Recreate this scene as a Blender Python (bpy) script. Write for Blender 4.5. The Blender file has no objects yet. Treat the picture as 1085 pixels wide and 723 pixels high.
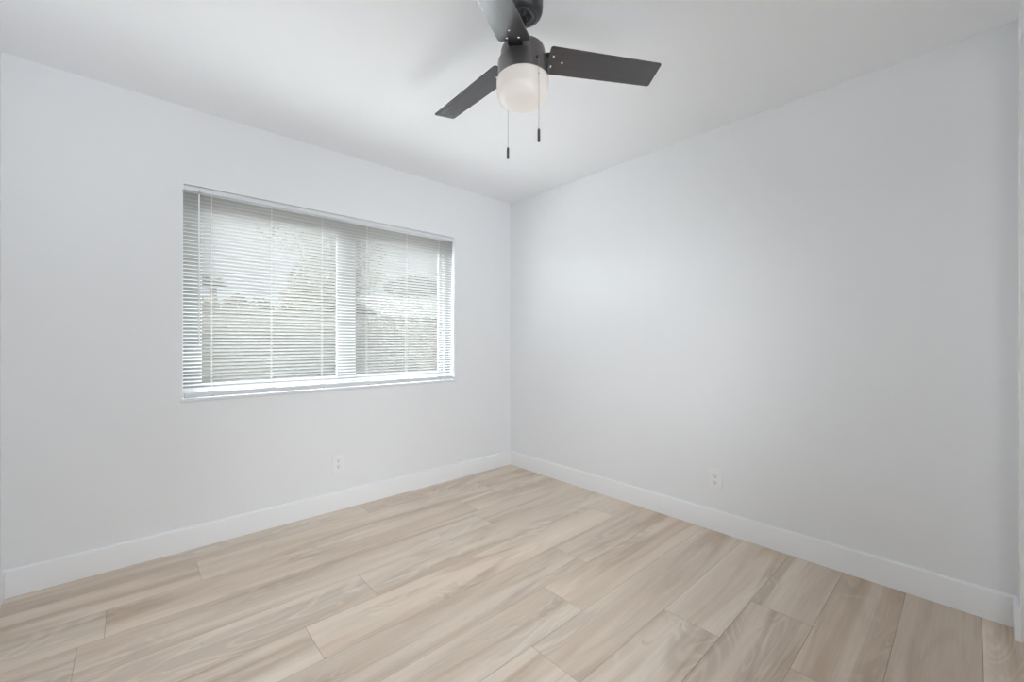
import bpy, bmesh, math, random
from mathutils import Vector, Matrix

random.seed(7)
S = bpy.context.scene
COL = S.collection

# ------------------------------------------------------------------ camera
FPX = 443.5
YAW = math.radians(47.7)
CAM = Vector((-2.63, -2.915, 1.148))
FWD = Vector((math.cos(YAW), math.sin(YAW), 0))
RGT = Vector((math.sin(YAW), -math.cos(YAW), 0))
cd = bpy.data.cameras.new('camera')
cam = bpy.data.objects.new('camera', cd)
COL.objects.link(cam)
cam.location = CAM
cam.rotation_euler = (math.radians(90), 0, YAW - math.radians(90))
cd.sensor_width = 36
cd.lens = FPX / 1085 * 36
cd.shift_y = 0.0005
cd.clip_start = 0.02
cd.clip_end = 300
S.camera = cam

# ------------------------------------------------------------------ sky, lights, exposure
S.view_settings.view_transform = 'Standard'
S.view_settings.look = 'None'
S.view_settings.gamma = 1
S.view_settings.exposure = 0.0
S.view_settings.use_curve_mapping = False
S.cycles.use_adaptive_sampling = False
S.cycles.sample_clamp_indirect = 6.0
S.cycles.max_bounces = 14
S.cycles.diffuse_bounces = 8
S.cycles.transparent_max_bounces = 24

W = bpy.data.worlds.new('sky')
S.world = W
W.use_nodes = True
bg = W.node_tree.nodes['Background']
bg.inputs['Color'].default_value = (0.86, 0.92, 1.0, 1)
bg.inputs['Strength'].default_value = 0.86


def light(name, kind, loc, direction, energy, color=(1, 1, 1), size=None, size_y=None, spread=None):
    d = bpy.data.lights.new(name, kind)
    d.energy = energy
    d.color = color
    if kind == 'AREA':
        d.shape = 'RECTANGLE'
        d.size = size
        d.size_y = size_y or size
        if spread:
            d.spread = math.radians(spread)
    o = bpy.data.objects.new(name, d)
    COL.objects.link(o)
    o.location = loc
    o.rotation_euler = Vector(direction).to_track_quat('-Z', 'Y').to_euler()
    return o


def spot(name, loc, to, energy, cone, rad):
    o = light(name, 'SPOT', loc, Vector(to) - Vector(loc), energy, (0.92, 0.965, 1.0))
    o.data.spot_size = math.radians(cone)
    o.data.spot_blend = 1.0
    o.data.shadow_soft_size = rad
    return o


sun = light('sun', 'SUN', (0, -20, 12), (-0.126, 1, -0.37), 14.0, (1.0, 0.93, 0.84))
sun.data.angle = math.radians(0.6)
# broad bright sky on the garden side of the house, the room's main daylight
sky = light('sky_light', 'SUN', (0, 20, 12), (0, -1, -1.2), 101, (0.91, 0.957, 1.0))
sky.data.angle = math.radians(150)
# the lamps below are added fill with no known source in the room

# added fill spots behind the camera, brightening corner, ceiling, floor and left side
spot('fill_corner', (-2.2, -3.6, 1.3), (-0.3, -0.1, 0.9), 140, 70, 0.3)
spot('fill_ceiling', (-1.3, -3.2, 0.2), (-1.15, -0.75, 2.44), 88, 44, 0.5)
spot('fill_ceiling_left', (-2.85, -3.2, 0.2), (-2.9, -0.65, 2.44), 135, 44, 0.5)
spot('fill_floor', (-2.2, -3.4, 2.2), (-1.95, -1.5, 0), 88, 54, 0.25)
spot('fill_left', (-2.2, -3.6, 1.4), (-3.0, 0, 1.0), 60, 76, 0.3)
light('fill_hall', 'AREA', (-2.4, -4.0, 1.35), (0.25, 1, 0), 10.5, (0.92, 0.965, 1.0), 1.0, 1.9)  # added area fill in the hall, not a known fixture


# ------------------------------------------------------------------ materials


def mat(name, color, rough=0.6, metal=0.0, spec=0.5, emis=None, estr=0.0, bump=None):
    m = bpy.data.materials.new(name)
    m.use_nodes = True
    nt = m.node_tree
    p = nt.nodes['Principled BSDF']
    p.inputs['Base Color'].default_value = (*color, 1)
    p.inputs['Roughness'].default_value = rough
    p.inputs['Metallic'].default_value = metal
    p.inputs['Specular IOR Level'].default_value = spec
    if emis:
        p.inputs['Emission Color'].default_value = (*emis, 1)
        p.inputs['Emission Strength'].default_value = estr
    if bump:
        sc, st = bump
        tc = nt.nodes.new('ShaderNodeTexCoord')
        n = nt.nodes.new('ShaderNodeTexNoise')
        n.inputs['Scale'].default_value = sc
        n.inputs['Detail'].default_value = 3
        b = nt.nodes.new('ShaderNodeBump')
        b.inputs['Strength'].default_value = st
        b.inputs['Distance'].default_value = 0.002
        nt.links.new(tc.outputs['Object'], n.inputs['Vector'])
        nt.links.new(n.outputs['Fac'], b.inputs['Height'])
        nt.links.new(b.outputs['Normal'], p.inputs['Normal'])
    return m


def mottled(name, c1, c2, scale=4.0, rough=0.8, detail=4):
    m = mat(name, c1, rough, spec=0.05)
    nt = m.node_tree
    tc = nt.nodes.new('ShaderNodeTexCoord')
    n = nt.nodes.new('ShaderNodeTexNoise')
    n.inputs['Scale'].default_value = scale
    n.inputs['Detail'].default_value = detail
    r = nt.nodes.new('ShaderNodeValToRGB')
    r.color_ramp.elements[0].color = (*c1, 1)
    r.color_ramp.elements[1].color = (*c2, 1)
    r.color_ramp.elements[0].position = 0.3
    r.color_ramp.elements[1].position = 0.7
    nt.links.new(tc.outputs['Object'], n.inputs['Vector'])
    nt.links.new(n.outputs['Fac'], r.inputs['Fac'])
    nt.links.new(r.outputs['Color'], nt.nodes['Principled BSDF'].inputs['Base Color'])
    return m


M_WALL = mat('wall_paint', (0.83, 0.84, 0.855), 0.7, spec=0.25, bump=(180, 0.05))
M_CEIL = mat('ceiling_paint', (0.88, 0.89, 0.91), 0.85, spec=0.2, bump=(180, 0.05))
M_TRIM = mat('trim_paint', (0.87, 0.878, 0.89), 0.35, spec=0.4)
M_VINYL = mat('window_vinyl', (0.76, 0.77, 0.765), 0.4, spec=0.4)
M_RAIL = mat('blind_rail_paint', (0.74, 0.755, 0.78), 0.35, spec=0.4)
M_PLATE = mat('outlet_plastic', (0.86, 0.865, 0.87), 0.3, spec=0.5)
M_HOLE = mat('dark_slot', (0.12, 0.12, 0.125), 0.7)
M_CORD = mat('cord_fabric', (0.82, 0.83, 0.83), 0.7)
M_CHROME = mat('screw_steel', (0.9, 0.9, 0.9), 0.2, metal=1.0)
M_BRONZE = mat('fan_housing_metal', (0.17, 0.162, 0.165), 0.30, metal=0.75, spec=0.5)
M_CANOPY = mat('fan_canopy_metal', (0.085, 0.088, 0.095), 0.35, metal=0.6, spec=0.5)
M_BRACKET = mat('fan_bracket_metal', (0.02, 0.02, 0.022), 0.4, metal=0.3)
M_PULL = mat('pull_dark_plastic', (0.05, 0.052, 0.056), 0.5)
M_CHAIN = mat('chain_metal', (0.35, 0.34, 0.33), 0.35, metal=0.9)


def blade_material():
    m = mat('fan_blade_laminate', (0.060, 0.058, 0.061), 0.22, spec=0.7)
    nt = m.node_tree
    p = nt.nodes['Principled BSDF']
    tc = nt.nodes.new('ShaderNodeTexCoord')
    mp = nt.nodes.new('ShaderNodeMapping')
    mp.inputs['Scale'].default_value = (4, 60, 4)
    n = nt.nodes.new('ShaderNodeTexNoise')
    n.inputs['Scale'].default_value = 1.5
    r = nt.nodes.new('ShaderNodeValToRGB')
    r.color_ramp.elements[0].color = (0.052, 0.050, 0.053, 1)
    r.color_ramp.elements[1].color = (0.070, 0.067, 0.070, 1)
    nt.links.new(tc.outputs['Object'], mp.inputs['Vector'])
    nt.links.new(mp.outputs['Vector'], n.inputs['Vector'])
    nt.links.new(n.outputs['Fac'], r.inputs['Fac'])
    nt.links.new(r.outputs['Color'], p.inputs['Base Color'])
    return m


M_BLADE = blade_material()
M_GLOBE = mat('frosted_lamp_glass', (0.55, 0.535, 0.52), 0.25, spec=0.4, emis=(1.0, 0.90, 0.82), estr=0.27)


def glass_material():
    m = bpy.data.materials.new('window_glass')
    m.use_nodes = True
    nt = m.node_tree
    nt.nodes.clear()
    out = nt.nodes.new('ShaderNodeOutputMaterial')
    mix = nt.nodes.new('ShaderNodeMixShader')
    mix.inputs[0].default_value = 0.012
    tr = nt.nodes.new('ShaderNodeBsdfTransparent')
    tr.inputs[0].default_value = (0.94, 0.96, 0.955, 1)
    gl = nt.nodes.new('ShaderNodeBsdfGlossy')
    gl.inputs['Roughness'].default_value = 0.02
    nt.links.new(tr.outputs[0], mix.inputs[1])
    nt.links.new(gl.outputs[0], mix.inputs[2])
    nt.links.new(mix.outputs[0], out.inputs[0])
    return m


M_GLASS = glass_material()


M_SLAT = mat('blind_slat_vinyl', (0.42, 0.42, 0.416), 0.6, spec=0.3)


def floor_material():
    m = bpy.data.materials.new('pale_oak_planks')
    m.use_nodes = True
    nt = m.node_tree
    L = nt.links.new
    p = nt.nodes['Principled BSDF']
    p.inputs['Roughness'].default_value = 0.42
    p.inputs['Specular IOR Level'].default_value = 0.35
    uv = nt.nodes.new('ShaderNodeUVMap')
    uv.uv_map = 'plank'
    at = nt.nodes.new('ShaderNodeAttribute')
    at.attribute_name = 'tone'

    def noise(sx, sy, detail, dist, scale=1.0, rough=0.55):
        mp = nt.nodes.new('ShaderNodeMapping')
        mp.inputs['Scale'].default_value = (sx, sy, 1)
        n = nt.nodes.new('ShaderNodeTexNoise')
        n.noise_dimensions = '2D'
        n.inputs['Scale'].default_value = scale
        n.inputs['Detail'].default_value = detail
        n.inputs['Roughness'].default_value = rough
        n.inputs['Distortion'].default_value = dist
        L(uv.outputs[0], mp.inputs[0])
        L(mp.outputs[0], n.inputs['Vector'])
        return n.outputs['Fac']

    def ramp(src, stops):
        r = nt.nodes.new('ShaderNodeValToRGB')
        e = r.color_ramp.elements
        while len(e) < len(stops):
            e.new(0.5)
        for i, (pos, c) in enumerate(stops):
            e[i].position = pos
            e[i].color = (*c, 1) if isinstance(c, tuple) else (c, c, c, 1)
        L(src, r.inputs[0])
        return r.outputs[0]

    def mixc(fac, a, b, mode='MIX'):
        x = nt.nodes.new('ShaderNodeMix')
        x.data_type = 'RGBA'
        x.blend_type = mode
        for s, v in ((x.inputs[0], fac), (x.inputs[6], a), (x.inputs[7], b)):
            if hasattr(v, 'links') or hasattr(v, 'is_linked'):
                L(v, s)
            elif isinstance(v, tuple):
                s.default_value = (*v, 1)
            else:
                s.default_value = v
        return x.outputs[2]

    # broad pale / mid variation along the boards
    base = ramp(noise(0.6, 7.0, 3, 0.35), [(0.30, (0.650, 0.535, 0.430)), (0.52, (0.730, 0.620, 0.515)), (0.75, (0.790, 0.692, 0.590))])
    # brownish heart streaks
    st = ramp(noise(0.70, 7.5, 4, 0.9, 1.0, 0.55), [(0.50, 0.0), (0.60, 0.34), (0.74, 0.85)])
    c = mixc(st, base, (0.525, 0.402, 0.300))
    # cathedral figure: bands of a distorted slow field
    f = noise(1.3, 4.5, 2, 0.9)
    mul = nt.nodes.new('ShaderNodeMath'); mul.operation = 'MULTIPLY'; mul.inputs[1].default_value = 55.0
    L(f, mul.inputs[0])
    sn = nt.nodes.new('ShaderNodeMath'); sn.operation = 'SINE'
    L(mul.outputs[0], sn.inputs[0])
    band = ramp(sn.outputs[0], [(0.0, 0.87), (1.0, 1.0)])
    where = ramp(noise(1.0, 5.0, 1, 0.5), [(0.50, 0.0), (0.64, 1.0)])
    c = mixc(where, c, mixc(1.0, c, band, 'MULTIPLY'))
    # fine grain
    g = ramp(noise(4.0, 150.0, 3, 0.2), [(0.3, 0.95), (0.7, 1.03)])
    c = mixc(1.0, c, g, 'MULTIPLY')
    # small knots
    kn = ramp(noise(5.0, 14.0, 2, 2.0), [(0.74, 0.0), (0.84, 0.45)])
    c = mixc(kn, c, (0.33, 0.235, 0.175))
    # tone of each board, stored on its faces
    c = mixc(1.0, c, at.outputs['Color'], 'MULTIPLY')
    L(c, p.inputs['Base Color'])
    return m


M_FLOOR = floor_material()
M_GROOVE = mat('plank_bevel', (0.38, 0.31, 0.255), 0.7)

# ------------------------------------------------------------------ mesh helpers


def link(name, bm, m, parent=None, smooth=False, loc=None):
    me = bpy.data.meshes.new(name)
    bmesh.ops.recalc_face_normals(bm, faces=bm.faces)
    bm.to_mesh(me)
    bm.free()
    if isinstance(m, (list, tuple)):
        for q in m:
            me.materials.append(q)
    else:
        me.materials.append(m)
    if smooth:
        for p in me.polygons:
            p.use_smooth = True
    o = bpy.data.objects.new(name, me)
    COL.objects.link(o)
    if parent:
        o.parent = parent
    if loc:
        o.location = loc
    return o


def auto(o, deg=35):
    me = o.data
    for p in me.polygons:
        p.use_smooth = True
    bm = bmesh.new(); bm.from_mesh(me)
    for e in bm.edges:
        if len(e.link_faces) == 2 and e.calc_face_angle(0) > math.radians(deg):
            e.smooth = False
    bm.to_mesh(me); bm.free()
    return o


def add_box(bm, a, b, bevel=0.0, seg=2, mi=0):
    a = Vector(a); b = Vector(b)
    lo = Vector([min(a[i], b[i]) for i in range(3)]); hi = Vector([max(a[i], b[i]) for i in range(3)])
    r = bmesh.ops.create_cube(bm, size=1.0)
    vs = r['verts']
    for v in vs:
        v.co = Vector([lo[i] + (v.co[i] + 0.5) * (hi[i] - lo[i]) for i in range(3)])
    fs = {f for v in vs for f in v.link_faces}
    for f in fs:
        f.material_index = mi
    if bevel:
        es = list({e for v in vs for e in v.link_edges})
        bmesh.ops.bevel(bm, geom=es, offset=bevel, segments=seg, affect='EDGES', profile=0.5)
    return bm


def box_obj(name, a, b, m, parent=None, bevel=0.0, seg=2):
    bm = bmesh.new()
    add_box(bm, a, b, bevel, seg)
    return link(name, bm, m, parent)


def add_lathe(bm, prof, c=(0, 0, 0), n=48, axis='z'):
    rings = []
    for r, z in prof:
        if r < 1e-6:
            rings.append([bm.verts.new((c[0], c[1], c[2] + z))])
        else:
            rings.append([bm.verts.new((c[0] + r * math.cos(2 * math.pi * k / n), c[1] + r * math.sin(2 * math.pi * k / n), c[2] + z)) for k in range(n)])
    for A, B in zip(rings, rings[1:]):
        for k in range(n):
            q = (k + 1) % n
            if len(A) == 1 and len(B) == 1:
                continue
            if len(A) == 1:
                bm.faces.new((A[0], B[k], B[q]))
            elif len(B) == 1:
                bm.faces.new((A[k], A[q], B[0]))
            else:
                bm.faces.new((A[k], A[q], B[q], B[k]))
    return bm


def add_tube(bm, pts, radii, n=8, caps=True):
    pts = [Vector(p) for p in pts]
    if not isinstance(radii, (list, tuple)):
        radii = [radii] * len(pts)
    rings = []
    for i, p in enumerate(pts):
        d = (pts[min(i + 1, len(pts) - 1)] - pts[max(i - 1, 0)]).normalized()
        ref = Vector((1, 0, 0)) if abs(d.x) < 0.8 else Vector((0, 1, 0))
        u = d.cross(ref).normalized(); w = d.cross(u)
        rings.append([bm.verts.new(p + (u * math.cos(2 * math.pi * k / n) + w * math.sin(2 * math.pi * k / n)) * radii[i]) for k in range(n)])
    for A, B in zip(rings, rings[1:]):
        for k in range(n):
            q = (k + 1) % n
            bm.faces.new((A[k], A[q], B[q], B[k]))
    if caps:
        bm.faces.new(rings[0]); bm.faces.new(rings[-1])
    return bm


def empty(name, loc, label=None, cat=None, group=None, rz=0.0):
    o = bpy.data.objects.new(name, None)
    o.empty_display_size = 0.1
    COL.objects.link(o)
    o.location = loc
    o.rotation_euler = (0, 0, rz)
    tag(o, label, cat, group)
    return o


def tag(o, label=None, cat=None, group=None, kind=None):
    if label: o['label'] = label
    if cat: o['category'] = cat
    if group: o['group'] = group
    if kind: o['kind'] = kind
    return o


def struct(o, label=None, cat=None):
    o['kind'] = 'structure'
    if label: o['label'] = label
    if cat: o['category'] = cat
    return o


def at(px, py, Y):
    lat = (px - 542.5) / FPX
    d = FWD + RGT * lat
    t = (Y - CAM.y) / d.y
    return Vector((CAM.x + d.x * t, Y, CAM.z + (361 - py) / FPX * t))


# ------------------------------------------------------------------ room shell
H = 2.44
XL = -3.06
YB = -3.04
T = 0.16
WX0, WX1, WZ0, WZ1 = -2.422, -0.628, 0.815, 2.016     # window opening

# window wall: one slab with the opening, running on past the room on both sides as the house front
bm = bmesh.new()
add_box(bm, (-8.0, 0, -0.2), (WX0, T, H + 0.1))
add_box(bm, (WX1, 0, -0.2), (3.0, T, H + 0.1))
add_box(bm, (WX0, 0, -0.2), (WX1, T, WZ0))
add_box(bm, (WX0, 0, WZ1), (WX1, T, H + 0.1))
struct(link('wall_front', bm, M_WALL), 'white painted wall with the wide blind-covered window', 'wall')
struct(box_obj('wall_right', (0, -4.6, -0.05), (0.12, 0, H), M_WALL), 'plain white wall to the right of the corner', 'wall')
struct(box_obj('wall_left', (XL - 0.12, -4.6, -0.05), (XL, 0, H), M_WALL), 'white wall at the left edge of the photo', 'wall')
bm = bmesh.new()
add_box(bm, (-0.12, YB - 0.12, 0), (0, YB, H))
add_box(bm, (XL, YB - 0.12, 0), (-2.98, YB, H))
add_box(bm, (-2.98, YB - 0.12, 2.30), (-0.12, YB, H))
struct(link('wall_back', bm, M_WALL), 'white wall behind the camera with a wide opening to the hall', 'wall')
struct(box_obj('wall_hall', (XL - 0.12, -4.72, -0.05), (0.12, -4.6, H), M_WALL), 'white far wall of the hall behind the camera', 'wall')
struct(box_obj('ceiling', (XL - 0.12, -4.72, H), (0.12, 0, H + 0.1), M_CEIL), 'white painted ceiling', 'ceiling')

# floor of separate-looking boards, one mesh
PW = 0.2286
PL = 1.83
Y0 = -1.57
joints = {0: -0.884, -1: -1.205, -2: -1.515, -3: -0.943, -4: -0.603, -5: -0.918, 1: -2.113, 2: -1.804, 4: -2.707, 5: -2.379, 3: -0.95, 6: -1.45, -6: -1.5}
bm = bmesh.new()
uvl = bm.loops.layers.uv.new('plank')
colr = bm.loops.layers.float_color.new('tone')
G, D = 0.0007, 0.0014
rp = random.Random(21)
for k in range(-14, 8):
    ya, yb = Y0 + k * PW, Y0 + (k + 1) * PW
    if yb < -4.6 or ya > 0:
        continue
    yb = min(yb, 0.0); ya = max(ya, -4.6)
    x = joints.get(k, -rp.uniform(0.2, 1.6))
    while x > XL:
        x -= PL
    while x < 0:
        xa, xb = max(x, XL), min(x + PL, 0.0)
        ox, oy = rp.uniform(0, 60), rp.uniform(0, 60)
        tone = 1.0 + rp.uniform(-0.025, 0.025) + {-6: -0.18, -5: -0.16, -4: -0.07, 0: -0.04, 1: 0.04, 2: 0.06, 3: 0.02, 4: 0.02}.get(k, 0.0)  # random per board; row offsets also paint in the floor's light falloff
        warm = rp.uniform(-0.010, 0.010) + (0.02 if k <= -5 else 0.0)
        if xb - xa > 0.01:
            o4 = [(xa, ya), (xb, ya), (xb, yb), (xa, yb)]
            i4 = [(xa + G, ya + G), (xb - G, ya + G), (xb - G, yb - G), (xa + G, yb - G)]
            vo = [bm.verts.new((p[0], p[1], -D)) for p in o4]
            vi = [bm.verts.new((p[0], p[1], 0)) for p in i4]
            fs = [bm.faces.new(vi)]
            for q in range(4):
                f = bm.faces.new((vo[q], vo[(q + 1) % 4], vi[(q + 1) % 4], vi[q]))
                f.material_index = 1
                fs.append(f)
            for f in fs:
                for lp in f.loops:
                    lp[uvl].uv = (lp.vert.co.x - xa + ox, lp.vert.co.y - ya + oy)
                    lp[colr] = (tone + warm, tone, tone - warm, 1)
        x += PL
# slab under the boards
add_box(bm, (XL - 0.12, -4.72, -0.12), (0.12, 0.0, -D - 0.0002), mi=1)
fl = link('floor', bm, [M_FLOOR, M_GROOVE])
struct(fl, 'pale oak plank floor', 'floor')

# baseboards with an eased top edge


def baseboard(name, p0, p1, inward, label):
    p0 = Vector(p0); p1 = Vector(p1); n = Vector(inward)
    prof = [(0, 0), (0.0145, 0), (0.0145, 0.117), (0.0135, 0.1215), (0.0105, 0.1245), (0.006, 0.1255), (0, 0.1255)]
    bm = bmesh.new()
    A = [bm.verts.new(p0 + n * d + Vector((0, 0, z))) for d, z in prof]
    B = [bm.verts.new(p1 + n * d + Vector((0, 0, z))) for d, z in prof]
    for i in range(len(prof)):
        q = (i + 1) % len(prof)
        bm.faces.new((A[i], A[q], B[q], B[i]))
    bm.faces.new(A); bm.faces.new(B)
    return struct(auto(link(name, bm, M_TRIM), 40), label, 'baseboard')


baseboard('baseboard_front', (XL, 0, 0), (0, 0, 0), (0, -1, 0), 'white baseboard under the window')
baseboard('baseboard_right', (0, YB, 0), (0, -0.0145, 0), (-1, 0, 0), 'white baseboard along the right wall')
baseboard('baseboard_left', (XL, YB, 0), (XL, -0.0145, 0), (1, 0, 0), 'white baseboard at the left edge of the photo')
baseboard('baseboard_back', (-0.12, YB, 0), (-0.0145, YB, 0), (0, 1, 0), 'end of white baseboard at the right edge of the photo')

# ------------------------------------------------------------------ window
win = empty('window_1', (0, 0, 0), 'wide white vinyl sliding window behind the blind', 'window')
win['kind'] = 'structure'
YF0, YF1 = 0.085, 0.155
# outer frame
FW = 0.045
bm = bmesh.new()
add_box(bm, (WX0, YF0, WZ0), (WX0 + FW, YF1, WZ1), 0.003)
add_box(bm, (WX1 - FW, YF0, WZ0), (WX1, YF1, WZ1), 0.003)
add_box(bm, (WX0 + FW, YF0, WZ1 - FW - 0.015), (WX1 - FW, YF1, WZ1), 0.003)
add_box(bm, (WX0 + FW, YF0, WZ0), (WX1 - FW, YF1, WZ0 + FW), 0.003)
link('window_frame', bm, M_VINYL, win)


def sash(xa, xb, y0, y1, sl, sr, zt, zb):
    bm = bmesh.new()
    za, zc = WZ0 + FW, WZ1 - FW - 0.015
    add_box(bm, (xa, y0, za), (xa + sl, y1, zc), 0.003)
    add_box(bm, (xb - sr, y0, za), (xb, y1, zc), 0.003)
    add_box(bm, (xa + sl, y0, zc - zt), (xb - sr, y1, zc), 0.003)
    add_box(bm, (xa + sl, y0, za), (xb - sr, y1, za + zb), 0.003)
    s = link('sash', bm, M_VINYL, win)
    ym = (y0 + y1) / 2
    box_obj('glass_pane', (xa + sl - 0.004, ym - 0.003, za + zb - 0.004), (xb - sr + 0.004, ym + 0.003, zc - zt + 0.004), M_GLASS, s)
    return s


sash(WX0 + FW, -1.498, 0.090, 0.115, 0.05, 0.060, 0.055, 0.042)
sash(-1.50, WX1 - FW, 0.120, 0.148, 0.085, 0.030, 0.055, 0.042)
# sill
bm = bmesh.new()
add_box(bm, (WX0 - 0.010, -0.008, WZ0 - 0.002), (WX1 + 0.010, 0.0, WZ0 + 0.015), 0.003)
add_box(bm, (WX0, -0.001, WZ0 - 0.001), (WX1, YF0, WZ0 + 0.015))
link('window_sill', bm, M_RAIL, win)

# ------------------------------------------------------------------ mini blind
bl = empty('window_blind', ((WX0 + WX1) / 2, 0.03, WZ1), 'white horizontal mini blind with half-open slats in the wide window', 'window blind')
bx0, bx1 = WX0 + 0.004, WX1 - 0.004
off = -Vector(bl.location)


def part(o):
    o.data.transform(Matrix.Translation(off))
    return o


YS = 0.022      # mid plane of the slats
bm = bmesh.new()
# U-shaped headrail with rolled lips
add_box(bm, (bx0, 0.002, WZ1 - 0.030), (bx1, 0.042, WZ1 - 0.004), 0.003)
add_box(bm, (bx0, -0.0005, WZ1 - 0.0085), (bx1, 0.004, WZ1 - 0.004), 0.0012)
add_box(bm, (bx0, -0.0005, WZ1 - 0.0300), (bx1, 0.004, WZ1 - 0.0265), 0.0012)
head = part(link('headrail', bm, M_RAIL, bl))
for xe, s in ((bx0, -1), (bx1, 1)):
    part(box_obj('end_bracket', (xe - 0.001 if s > 0 else xe - 0.007, -0.003, WZ1 - 0.034), (xe + 0.007 if s > 0 else xe + 0.001, 0.045, WZ1 - 0.001), M_TRIM, bl, 0.001))

SW, PITCH, TILT = 0.025, 0.0203, math.radians(31)
bm = bmesh.new()
zs = WZ1 - 0.046
ZB = 0.873
nsl = 0
while zs > ZB + 0.006:
    N = 6
    prof = []
    for i in range(N + 1):
        s = -SW / 2 + SW * i / N           # -: room side, +: outside
        crown = 0.0022 * (1 - (2 * s / SW) ** 2)
        yy = s * math.cos(TILT) + crown * math.sin(TILT)
        zz = -s * math.sin(TILT) + crown * math.cos(TILT)
        prof.append((yy, zz))
    th = 0.0004
    A = [[bm.verts.new((x, YS + y, zs + z)) for y, z in prof] for x in (bx0 + 0.001, bx1 - 0.001)]
    B = [[bm.verts.new((x, YS + y, zs + z - th)) for y, z in prof] for x in (bx0 + 0.001, bx1 - 0.001)]
    for i in range(N):
        bm.faces.new((A[0][i], A[0][i + 1], A[1][i + 1], A[1][i]))
        bm.faces.new((B[0][i], B[1][i], B[1][i + 1], B[0][i + 1]))
    for q in (0, N):
        bm.faces.new((A[0][q], A[1][q], B[1][q], B[0][q]))
    zs -= PITCH
    nsl += 1
part(link('slats', bm, M_SLAT, bl, smooth=True))
bm = bmesh.new()
add_box(bm, (bx0 + 0.004, 0.002, 0.8335), (bx1 - 0.004, 0.026, 0.8645), 0.004, 3)
add_box(bm, (bx0 + 0.004, 0.0005, 0.8425), (bx1 - 0.004, 0.004, 0.8465), 0.0012)
rail = part(link('bottom_rail', bm, M_RAIL, bl))
for x in (-2.289, -1.985, -1.683, -1.376, -1.061, -0.773):
    bm = bmesh.new()
    for y in (YS - SW / 2 * math.cos(TILT) - 0.0012, YS + SW / 2 * math.cos(TILT) + 0.0012):
        add_tube(bm, [(x, y, WZ1 - 0.030), (x, y, 0.862)], 0.0008, 6)
    add_tube(bm, [(x + 0.004, YS, WZ1 - 0.03), (x + 0.004, YS, 0.862)], 0.0005, 6)
    part(link('ladder_cord', bm, M_CORD, bl))
    bm = bmesh.new()
    add_box(bm, (x - 0.020, -0.0005, 0.8615), (x + 0.020, 0.024, 0.8675), 0.002)
    part(link('cord_clip', bm, M_RAIL, rail))
    bm = bmesh.new()
    add_tube(bm, [(x + 0.004, 0.004, 0.8385), (x + 0.004, -0.001, 0.8385)], 0.0038, 10)
    part(link('cord_button', bm, mat('button_grey', (0.35, 0.35, 0.36), 0.5), rail))
# tilt wand
xw = at(211.0, 200, -0.012).x
wand = empty('tilt_wand', (0, 0, 0)); wand.parent = bl
bm = bmesh.new()
add_tube(bm, [(xw, -0.010, WZ1 - 0.045), (xw, -0.010, 1.13)], 0.0042, 6)
part(link('wand_rod', bm, mat('wand_acrylic', (0.80, 0.82, 0.84), 0.15, spec=0.6), wand))
bm = bmesh.new()
add_tube(bm, [(xw, 0.004, WZ1 - 0.022), (xw, -0.008, WZ1 - 0.024), (xw, -0.010, WZ1 - 0.034), (xw, -0.010, WZ1 - 0.047)], [0.003, 0.003, 0.0042, 0.0055], 8)
part(link('wand_hook', bm, mat('hook_grey', (0.42, 0.43, 0.44), 0.4), wand))

# ------------------------------------------------------------------ ceiling fan
FZ = 1.54
fc = CAM + (FWD + RGT * 0.0262) * FZ
fan = empty('ceiling_fan', (fc.x, fc.y, H), 'dark three-blade ceiling fan with a lit round frosted lamp', 'ceiling fan')


def z_(z): return z - H


bm = bmesh.new()
add_lathe(bm, [(0.0, z_(H)), (0.0735, z_(H)), (0.0735, z_(2.3760)), (0.0720, z_(2.3620)), (0.0680, z_(2.3510)), (0.0610, z_(2.3450)), (0.052, z_(2.3430)), (0.0495, z_(2.3460)), (0.042, z_(2.3460)), (0.040, z_(2.3430)), (0.031, z_(2.3430)), (0.028, z_(2.3500)), (0.0, z_(2.3560))])
auto(link('canopy', bm, M_CANOPY, fan))
bm = bmesh.new()
add_lathe(bm, [(0.0, z_(2.372)), (0.020, z_(2.368)), (0.0265, z_(2.357)), (0.0265, z_(2.350)), (0.019, z_(2.341)), (0.0115, z_(2.337)), (0.0115, z_(2.236)), (0.019, z_(2.233)), (0.019, z_(2.215)), (0, z_(2.215))], n=32)
auto(link('downrod', bm, M_BRACKET, fan))
bm = bmesh.new()
add_lathe(bm, [(0.0, z_(2.232)), (0.045, z_(2.230)), (0.070, z_(2.226)), (0.0785, z_(2.220)), (0.0815, z_(2.211)), (0.0815, z_(2.166)), (0.0, z_(2.166))], n=64)
auto(link('motor_housing', bm, M_BRONZE, fan))
bm = bmesh.new()
add_lathe(bm, [(0.0, z_(2.178)), (0.084, z_(2.178)), (0.0905, z_(2.1755)), (0.0925, z_(2.170)), (0.0925, z_(2.108)), (0.088, z_(2.106)), (0.0, z_(2.106))], n=64)
sw = auto(link('switch_housing', bm, M_BRONZE, fan))
bm = bmesh.new()
gp = [(0.0, z_(2.112)), (0.0915, z_(2.112)), (0.0962, z_(2.107)), (0.0968, z_(2.100)), (0.0968, z_(2.062))]
for i in range(1, 11):
    a = math.radians(9 * i)
    gp.append((0.0968 - 0.048 * (1 - math.cos(a)), z_(2.062) - 0.042 * math.sin(a)))
gp += [(0.030, z_(2.0175)), (0.0, z_(2.0165))]
add_lathe(bm, gp, n=64)
auto(link('lamp_globe', bm, M_GLOBE, fan), 60)

# blades
R0, R1, W0, W1 = 0.0895, 0.5210, 0.1190, 0.1065
BH, PITCHB, DROOP = 2.1938, -0.1913, -0.0256


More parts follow.
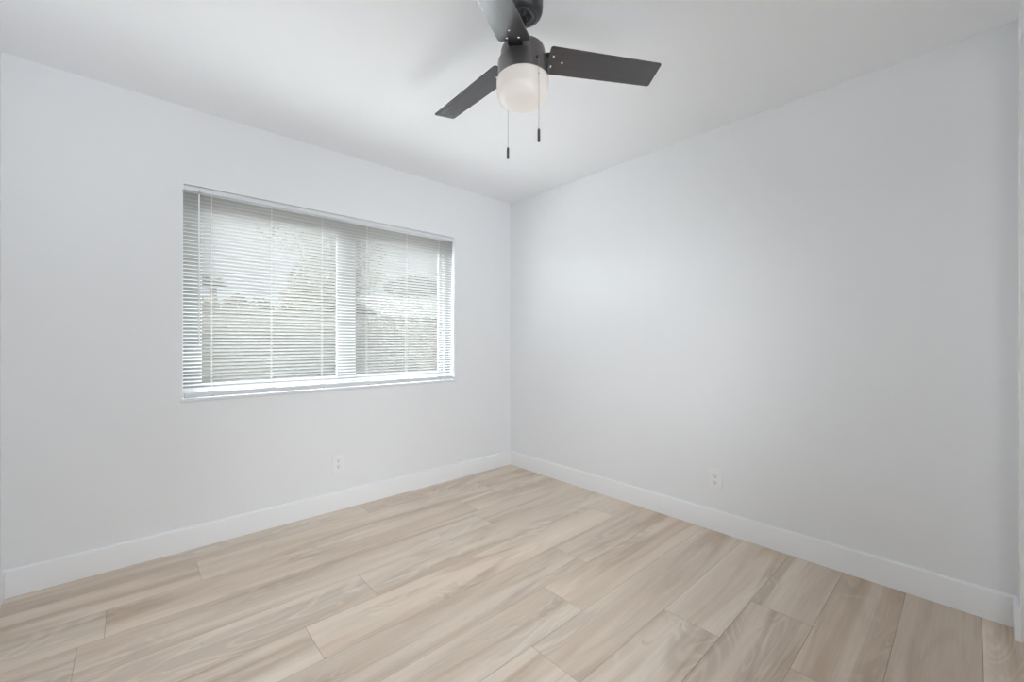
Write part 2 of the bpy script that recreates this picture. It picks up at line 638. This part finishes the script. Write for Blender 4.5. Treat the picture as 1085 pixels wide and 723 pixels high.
def rounded(pts, rads, n=5):
    out = []
    m = len(pts)
    for i in range(m):
        p = Vector(pts[i]); a = Vector(pts[i - 1]); b = Vector(pts[(i + 1) % m]); r = rads[i]
        d1 = (a - p).normalized(); d2 = (b - p).normalized()
        s = p + d1 * r; e = p + d2 * r
        for k in range(n + 1):
            t = k / n
            out.append(s * (1 - t) ** 2 + p * 2 * t * (1 - t) + e * t * t)
    return out


def make_blade():
    bm = bmesh.new()
    out = rounded([(R0 + 0.004, -W0 / 2), (R1, -W1 / 2), (R1, W1 / 2), (R0 + 0.004, W0 / 2)], [0.008, 0.006, 0.006, 0.008])
    th = 0.0055
    lo = [bm.verts.new((p.x, p.y, -th / 2)) for p in out]
    hi = [bm.verts.new((p.x, p.y, th / 2)) for p in out]
    bm.faces.new(lo); bm.faces.new(hi)
    for i in range(len(out)):
        q = (i + 1) % len(out)
        bm.faces.new((lo[i], lo[q], hi[q], hi[i]))
    es = [e for e in bm.edges if abs(e.verts[0].co.z - e.verts[1].co.z) < 1e-6]
    bmesh.ops.bevel(bm, geom=es, offset=0.0012, segments=2, affect='EDGES')
    return bm


first = None
for ai, ang in enumerate((math.radians(-32.85), math.radians(90.2), math.radians(-151.9))):
    if first is None:
        b = auto(link('fan_blade', make_blade(), M_BLADE, fan), 30)
        # iron: a tongue out of the housing slot that spreads to a plate on top of the blade
        bm = bmesh.new()
        out = rounded([(0.060, -0.022), (0.092, -0.026), (0.120, -0.042), (0.165, -0.030), (0.176, 0.0), (0.165, 0.030), (0.120, 0.042), (0.092, 0.026), (0.060, 0.022)],
                      [0.002, 0.008, 0.012, 0.012, 0.012, 0.012, 0.012, 0.008, 0.002], 3)
        lo = [bm.verts.new((p.x, p.y, 0.0028)) for p in out]
        hi = [bm.verts.new((p.x, p.y, 0.0068)) for p in out]
        bm.faces.new(lo); bm.faces.new(hi)
        for i in range(len(out)):
            q = (i + 1) % len(out)
            bm.faces.new((lo[i], lo[q], hi[q], hi[i]))
        add_box(bm, (0.070, -0.026, -0.010), (0.0915, 0.026, 0.006), 0.002)
        link('blade_bracket', bm, M_BRACKET, b)
        for sx, sy in ((0.110, -0.022), (0.110, 0.022), (0.148, 0.0)):
            bm = bmesh.new()
            add_lathe(bm, [(0.0, -0.0052), (0.0025, -0.0050), (0.0044, -0.0038), (0.0048, -0.0026), (0.0, -0.0026)], n=16)
            link('screw', bm, M_CHROME, b, smooth=True, loc=(sx, sy, 0))
        first = b
    else:
        b = first.copy(); COL.objects.link(b); b.parent = fan
        for ch in list(first.children):
            c = ch.copy(); COL.objects.link(c); c.parent = b
    u = Vector((math.cos(ang), math.sin(ang), -DROOP * -1)).normalized()
    u = Vector((math.cos(ang), math.sin(ang), -0.0256)).normalized()
    v = Vector((-math.sin(ang), math.cos(ang), 0))
    v = (v * math.cos(PITCHB) + Vector((0, 0, 1)) * math.sin(PITCHB)).normalized()
    w = u.cross(v).normalized()
    v = w.cross(u)
    Rm = Matrix((u, v, w)).transposed().to_4x4()
    b.matrix_local = Matrix.Translation((0, 0, z_(BH + 0.0256 * R0))) @ Rm

# pull chains: the right one hangs in front of the lamp, the left one behind it


def pull_chain(lat_px, depth, ztop, zpull, lpull, hub_r):
    p = CAM + (FWD + RGT * ((lat_px - 542.5) / FPX)) * depth
    x, y = p.x - fc.x, p.y - fc.y
    rr = math.hypot(x, y)
    ix, iy = x * hub_r / rr, y * hub_r / rr
    bm = bmesh.new()
    add_tube(bm, [(ix, iy, z_(ztop)), (x * 0.99, y * 0.99, z_(ztop) - 0.003), (x, y, z_(ztop) - 0.012), (x, y, z_(zpull))], 0.0006, 6)
    zz = ztop - 0.014
    while zz > zpull:
        bmesh.ops.create_icosphere(bm, subdivisions=1, radius=0.0012, matrix=Matrix.Translation((x, y, z_(zz))))
        zz -= 0.0042
    ch = link('pull_chain', bm, M_CHAIN, fan, smooth=True)
    bm = bmesh.new()
    add_lathe(bm, [(0, 0), (0.0028, 0), (0.0044, -0.003), (0.0048, -0.008), (0.0048, -lpull + 0.006), (0.0040, -lpull + 0.001), (0, -lpull)], c=(x, y, z_(zpull)), n=16)
    auto(link('pull_knob', bm, M_PULL, ch), 40)
    bm = bmesh.new()
    d = Vector((x, y, 0)).normalized()
    add_tube(bm, [Vector((ix, iy, z_(ztop))) - d * 0.006, Vector((ix, iy, z_(ztop))) + d * 0.004], [0.0055, 0.0045], 12)
    link('chain_grommet', bm, M_BRACKET, ch)
    bm = bmesh.new()
    bmesh.ops.create_icosphere(bm, subdivisions=2, radius=0.0026, matrix=Matrix.Translation((x, y, z_(ztop - 0.062))))
    link('chain_connector', bm, M_CHAIN, ch, smooth=True)


pull_chain(571.0, 1.452, 2.142, 1.886, 0.046, 0.0925)
pull_chain(538.2, 1.632, 2.142, 1.904, 0.044, 0.0925)

# ------------------------------------------------------------------ outlets (duplex receptacle in a wide plate)


def outlet(loc, rz, label, hw=0.0385, hh=0.062):
    t = empty('wall_outlet', loc, label, 'outlet', None, rz)      # local: -y faces the room
    bm = bmesh.new()
    add_box(bm, (-hw, -0.0080, -hh), (hw, 0, hh), 0.0022, 3)
    auto(link('cover_plate', bm, M_PLATE, t), 30)
    bm = bmesh.new()
    add_box(bm, (-0.0168, -0.0090, -0.0335), (0.0168, -0.002, 0.0335), 0.0015, 2)
    ins = link('receptacle', bm, M_PLATE, t)
    for dz in (0.0195, -0.0195):
        bm = bmesh.new()
        add_box(bm, (-0.0078, -0.0093, dz + 0.000), (-0.0050, -0.0080, dz + 0.0080))
        add_box(bm, (0.0050, -0.0093, dz + 0.001), (0.0078, -0.0080, dz + 0.0075))
        add_tube(bm, [(0, -0.0093, dz - 0.0075), (0, -0.0080, dz - 0.0075)], 0.0034, 12)
        link('socket_slots', bm, M_HOLE, ins)
    for dz in (0.0485, -0.0485):
        bm = bmesh.new()
        add_tube(bm, [(0, -0.0083, dz), (0, -0.0070, dz)], 0.0030, 12)
        link('plate_screw', bm, M_PLATE, t)
    return t


outlet((-1.585, 0, 0.3145), 0, 'white duplex outlet low on the wall under the window')
outlet((0, -1.867, 0.3115), math.radians(-90), 'white duplex outlet low on the plain right wall')

# ------------------------------------------------------------------ what stands outside the window
GZ = -0.15
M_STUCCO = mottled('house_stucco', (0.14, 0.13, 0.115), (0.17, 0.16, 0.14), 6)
M_ROOF = mottled('roof_tiles', (0.40, 0.32, 0.27), (0.50, 0.42, 0.36), 9)
bm = bmesh.new()
add_box(bm, (-40, 2.3, GZ - 0.2), (60, 90, GZ))
struct(link('ground', bm, mottled('yard_gravel', (0.76, 0.75, 0.73), (0.82, 0.81, 0.79), 30)), 'pale gravel yard outside the window', 'ground')
struct(box_obj('ground_dark_strip', (-40, 0.16, GZ - 0.2), (60, 2.3, GZ), mottled('dark_ground', (0.06, 0.05, 0.04), (0.10, 0.085, 0.07), 40)), 'unseen dark ground strip along the house, added to cut bounce light on the blind', 'ground')  # unseen dark strip added to keep ground bounce off the slat undersides
# gable roof of the house the room is in; its shadow falls on the garden wall
bm = bmesh.new()
x0, x1 = -9.0, 3.23
pr = [(0.5, 2.55), (-3.4, 4.92), (-7.3, 2.55), (-7.3, 2.43), (-3.4, 4.80), (0.5, 2.43)]
A = [bm.verts.new((x0, y, z)) for y, z in pr]; B = [bm.verts.new((x1, y, z)) for y, z in pr]
for i in range(6):
    q = (i + 1) % 6
    bm.faces.new((A[i], A[q], B[q], B[i]))
for V in (A, B):
    bm.faces.new((V[0], V[1], V[4], V[5])); bm.faces.new((V[1], V[2], V[3], V[4]))
struct(link('roof', bm, M_ROOF), 'gable roof over the room', 'roof')
bm = bmesh.new()
add_box(bm, (2.9, -7.0, -0.2), (3.0, 0.0, 2.5))
v = [bm.verts.new(c) for c in ((2.9, 0.3, 2.5), (2.9, -7.0, 2.5), (2.9, -3.4, 4.75), (3.0, 0.3, 2.5), (3.0, -7.0, 2.5), (3.0, -3.4, 4.75))]
for f in ((0, 1, 2), (3, 5, 4), (0, 2, 5, 3), (1, 4, 5, 2), (0, 3, 4, 1)):
    bm.faces.new([v[i] for i in f])
add_box(bm, (-8.0, -7.0, -0.2), (3.0, -6.9, 2.5))
struct(link('wall_house', bm, M_STUCCO), 'stucco gable end of the house', 'wall')

# block garden wall with a cap course


def block_material():
    m = mat('garden_block', (0.36, 0.33, 0.30), 0.85, spec=0.05)
    nt = m.node_tree
    tc = nt.nodes.new('ShaderNodeTexCoord')
    mp = nt.nodes.new('ShaderNodeMapping')
    mp.inputs['Rotation'].default_value = (math.radians(90), 0, 0)
    br = nt.nodes.new('ShaderNodeTexBrick')
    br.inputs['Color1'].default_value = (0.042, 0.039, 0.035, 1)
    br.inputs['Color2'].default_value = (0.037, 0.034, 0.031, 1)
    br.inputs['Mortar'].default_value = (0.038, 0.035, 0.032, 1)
    br.inputs['Scale'].default_value = 1.0
    br.inputs['Brick Width'].default_value = 0.40
    br.inputs['Row Height'].default_value = 0.20
    br.inputs['Mortar Size'].default_value = 0.008
    nt.links.new(tc.outputs['Object'], mp.inputs[0])
    nt.links.new(mp.outputs[0], br.inputs['Vector'])
    nt.links.new(br.outputs['Color'], nt.nodes['Principled BSDF'].inputs['Base Color'])
    return m


M_BLOCK = block_material()
gw = empty('garden_wall', (0, 6.1, GZ), 'cream block garden wall outside, half in shadow, seen through the slats', 'garden wall')
box_obj('block_wall', (-14, 0.0, 0), (26, 0.2, 1.80), M_BLOCK, gw)
bm = bmesh.new()
for i in range(100):
    add_box(bm, (-14 + i * 0.4 + 0.006, -0.02, 1.80), (-14 + (i + 1) * 0.4 - 0.006, 0.22, 1.87), 0.006)
link('cap_course', bm, M_BLOCK, gw)

# neighbouring house behind the garden wall
nh = empty('neighbour_house', (12.5, 18, GZ), 'pale low house beyond the garden wall in the right window pane', 'house')
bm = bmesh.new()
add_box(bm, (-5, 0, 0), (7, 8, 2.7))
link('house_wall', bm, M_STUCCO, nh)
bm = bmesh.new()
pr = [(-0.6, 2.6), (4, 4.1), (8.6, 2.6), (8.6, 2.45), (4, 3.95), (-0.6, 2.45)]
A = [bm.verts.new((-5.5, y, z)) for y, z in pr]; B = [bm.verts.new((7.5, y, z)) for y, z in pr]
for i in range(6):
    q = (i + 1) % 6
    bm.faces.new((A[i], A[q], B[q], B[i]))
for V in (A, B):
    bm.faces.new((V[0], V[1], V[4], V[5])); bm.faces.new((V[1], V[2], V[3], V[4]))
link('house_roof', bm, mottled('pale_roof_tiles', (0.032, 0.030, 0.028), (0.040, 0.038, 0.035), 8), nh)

M_BARK = mottled('bark', (0.05, 0.04, 0.032), (0.09, 0.075, 0.06), 14)
M_LEAF_OLIVE = mottled('olive_leaf', (0.055, 0.047, 0.030), (0.11, 0.096, 0.066), 3)
M_LEAF_DARK = mottled('dark_leaf', (0.020, 0.020, 0.014), (0.040, 0.038, 0.025), 3)
M_LEAF_HEDGE = mottled('hedge_leaf', (0.035, 0.036, 0.024), (0.07, 0.068, 0.048), 3)


def leaf_mesh(blobs, leaf, rnd):
    bm = bmesh.new()
    for (cx, cy, cz), (rx, ry, rz), n in blobs:
        for _ in range(n):
            while True:
                q = Vector((rnd.uniform(-1, 1), rnd.uniform(-1, 1), rnd.uniform(-1, 1)))
                if 0.15 < q.length < 1: break
            q = q.normalized() * (q.length ** 0.6)
            c = Vector((cx + q.x * rx, cy + q.y * ry, cz + q.z * rz))
            a = Vector((rnd.gauss(0, 1), rnd.gauss(0, 1), rnd.gauss(0, 0.7))).normalized()
            b = a.cross(Vector((rnd.gauss(0, 1), rnd.gauss(0, 1), rnd.gauss(0, 1)))).normalized()
            l = leaf * rnd.uniform(0.7, 1.3)
            h = a.cross(b) * l * 0.12
            bm.faces.new([bm.verts.new(p) for p in (c - a * l, c + b * l * 0.38 + h, c + a * l)])
            vs = [bm.verts.new(p) for p in (c - a * l, c + a * l, c - b * l * 0.38 + h)]
            bm.faces.new(vs)
    return bm


def tree(name, base, blobs, trunk, m, label, cat, leaf, seed, group=None):
    t = empty(name, base, label, cat, group)
    rnd = random.Random(seed)
    B = Vector(base)
    rel = [((Vector(c) - B), r, n) for c, r, n in blobs]
    bm = bmesh.new()
    top = max(rel, key=lambda q: q[2])[0]
    fork = Vector((top.x * 0.5, top.y * 0.5, top.z * 0.55))
    add_tube(bm, [(0, 0, 0), fork * 0.5 + Vector((0.04, 0, 0)), fork], [trunk, trunk * 0.8, trunk * 0.65], 10)
    for c, r, n in rel:
        mid = fork.lerp(c, 0.5) + Vector((0, 0, 0.12))
        add_tube(bm, [fork, mid, c], [trunk * 0.5, trunk * 0.3, trunk * 0.12], 7)
    link('trunk', bm, M_BARK, t, smooth=True)
    link('foliage', leaf_mesh(rel, leaf, rnd), m, t)
    return t


# olive tree in front of the wall, behind the meeting of the two panes
Y = 8.2
tree('olive_tree', (at(352, 330, Y).x, Y, GZ),
     [(at(345, 300, Y), (0.85, 0.7, 0.85), 1500), (at(352, 255, Y), (0.7, 0.7, 0.8), 1100), (at(330, 318, Y), (0.75, 0.6, 0.5), 800),
      (at(310, 246, Y), (0.75, 0.6, 0.45), 180), (at(388, 275, Y), (0.6, 0.6, 1.0), 420), (at(362, 225, Y), (0.8, 0.6, 0.6), 600)],
     0.12, M_LEAF_OLIVE, 'olive-brown leafy tree outside behind the middle of the window', 'tree', 0.085, 3)
# hedge line over the wall, at the left
for i, (px, py, n, lab) in enumerate(((222, 322, 420, 'low green shrub top above the garden wall at the far left of the window'),
                                      (250, 317, 520, 'tallest rounded green shrub above the garden wall in the left pane'),
                                      (275, 321, 420, 'green shrub above the garden wall beside the olive tree'))):
    Ys = (7.2, 8.2, 7.2)[i]
    c = at(px, py + 4, Ys)
    t = empty('shrub', (c.x, Ys, GZ), lab, 'shrub', 'shrubs behind the garden wall')
    rnd = random.Random(40 + i)
    cz = c.z - GZ
    link('foliage', leaf_mesh([((0, 0, cz - 0.1), (0.27, 0.3, 0.32), n), ((0, 0, cz * 0.5), (0.27, 0.3, cz * 0.48), n)], 0.055, rnd), M_LEAF_HEDGE, t)
    bm = bmesh.new()
    for k in range(4):
        add_tube(bm, [(0.04 * k - 0.06, 0, 0), (0.07 * k - 0.1, 0.02 * k, cz * 0.6), (0.12 * k - 0.18, 0, cz * 0.95)], [0.03, 0.02, 0.006], 6)
    link('stem', bm, M_BARK, t)
# palm
Yp = 16.0
ct = at(225.5, 297, Yp)
pm = empty('palm_tree', (ct.x, Yp, GZ), 'small dark fan palm outside at the left of the left pane', 'palm tree')
hz = ct.z - GZ
bm = bmesh.new()
add_tube(bm, [(0, 0, 0), (0.06, 0, hz * 0.5), (0, 0, hz)], [0.17, 0.13, 0.11], 10)
link('trunk', bm, M_BARK, pm, smooth=True)
rnd = random.Random(9)
bm = bmesh.new()
for k in range(34):
    a = rnd.uniform(0, 2 * math.pi); el = rnd.uniform(-0.5, 0.75); L_ = rnd.uniform(0.5, 0.72)
    d = Vector((math.cos(a) * math.cos(el), math.sin(a) * math.cos(el), math.sin(el) * 0.75))
    side = d.cross(Vector((0, 0, 1))).normalized()
    o = Vector((0, 0, hz))
    stem = o + d * L_ * 0.45
    add_tube(bm, [o, stem], 0.014, 5)
    for j in range(-5, 6):
        t = j / 5 * 1.15
        tip = stem + (d * math.cos(t) + side * math.sin(t)) * L_ * 0.55 - Vector((0, 0, 0.10 * abs(t) + 0.04))
        wv = (d * -math.sin(t) + side * math.cos(t)) * 0.022
        mid = stem.lerp(tip, 0.5)
        bm.faces.new([bm.verts.new(p) for p in (stem, mid + wv, tip, mid - wv)])
link('fronds', bm, M_LEAF_DARK, pm)
# dark tree crown over the neighbour's roof
Yd = 32.0
c = at(443, 303, Yd)
tree('distant_tree', (c.x, Yd, GZ), [(c, (2.6, 1.5, 0.9), 1500), (c + Vector((-1.5, 0, -0.3)), (2.0, 1.2, 0.7), 700)], 0.25, M_LEAF_DARK,
     'dark tree crown over the pale roof in the right pane', 'tree', 0.22, 5)
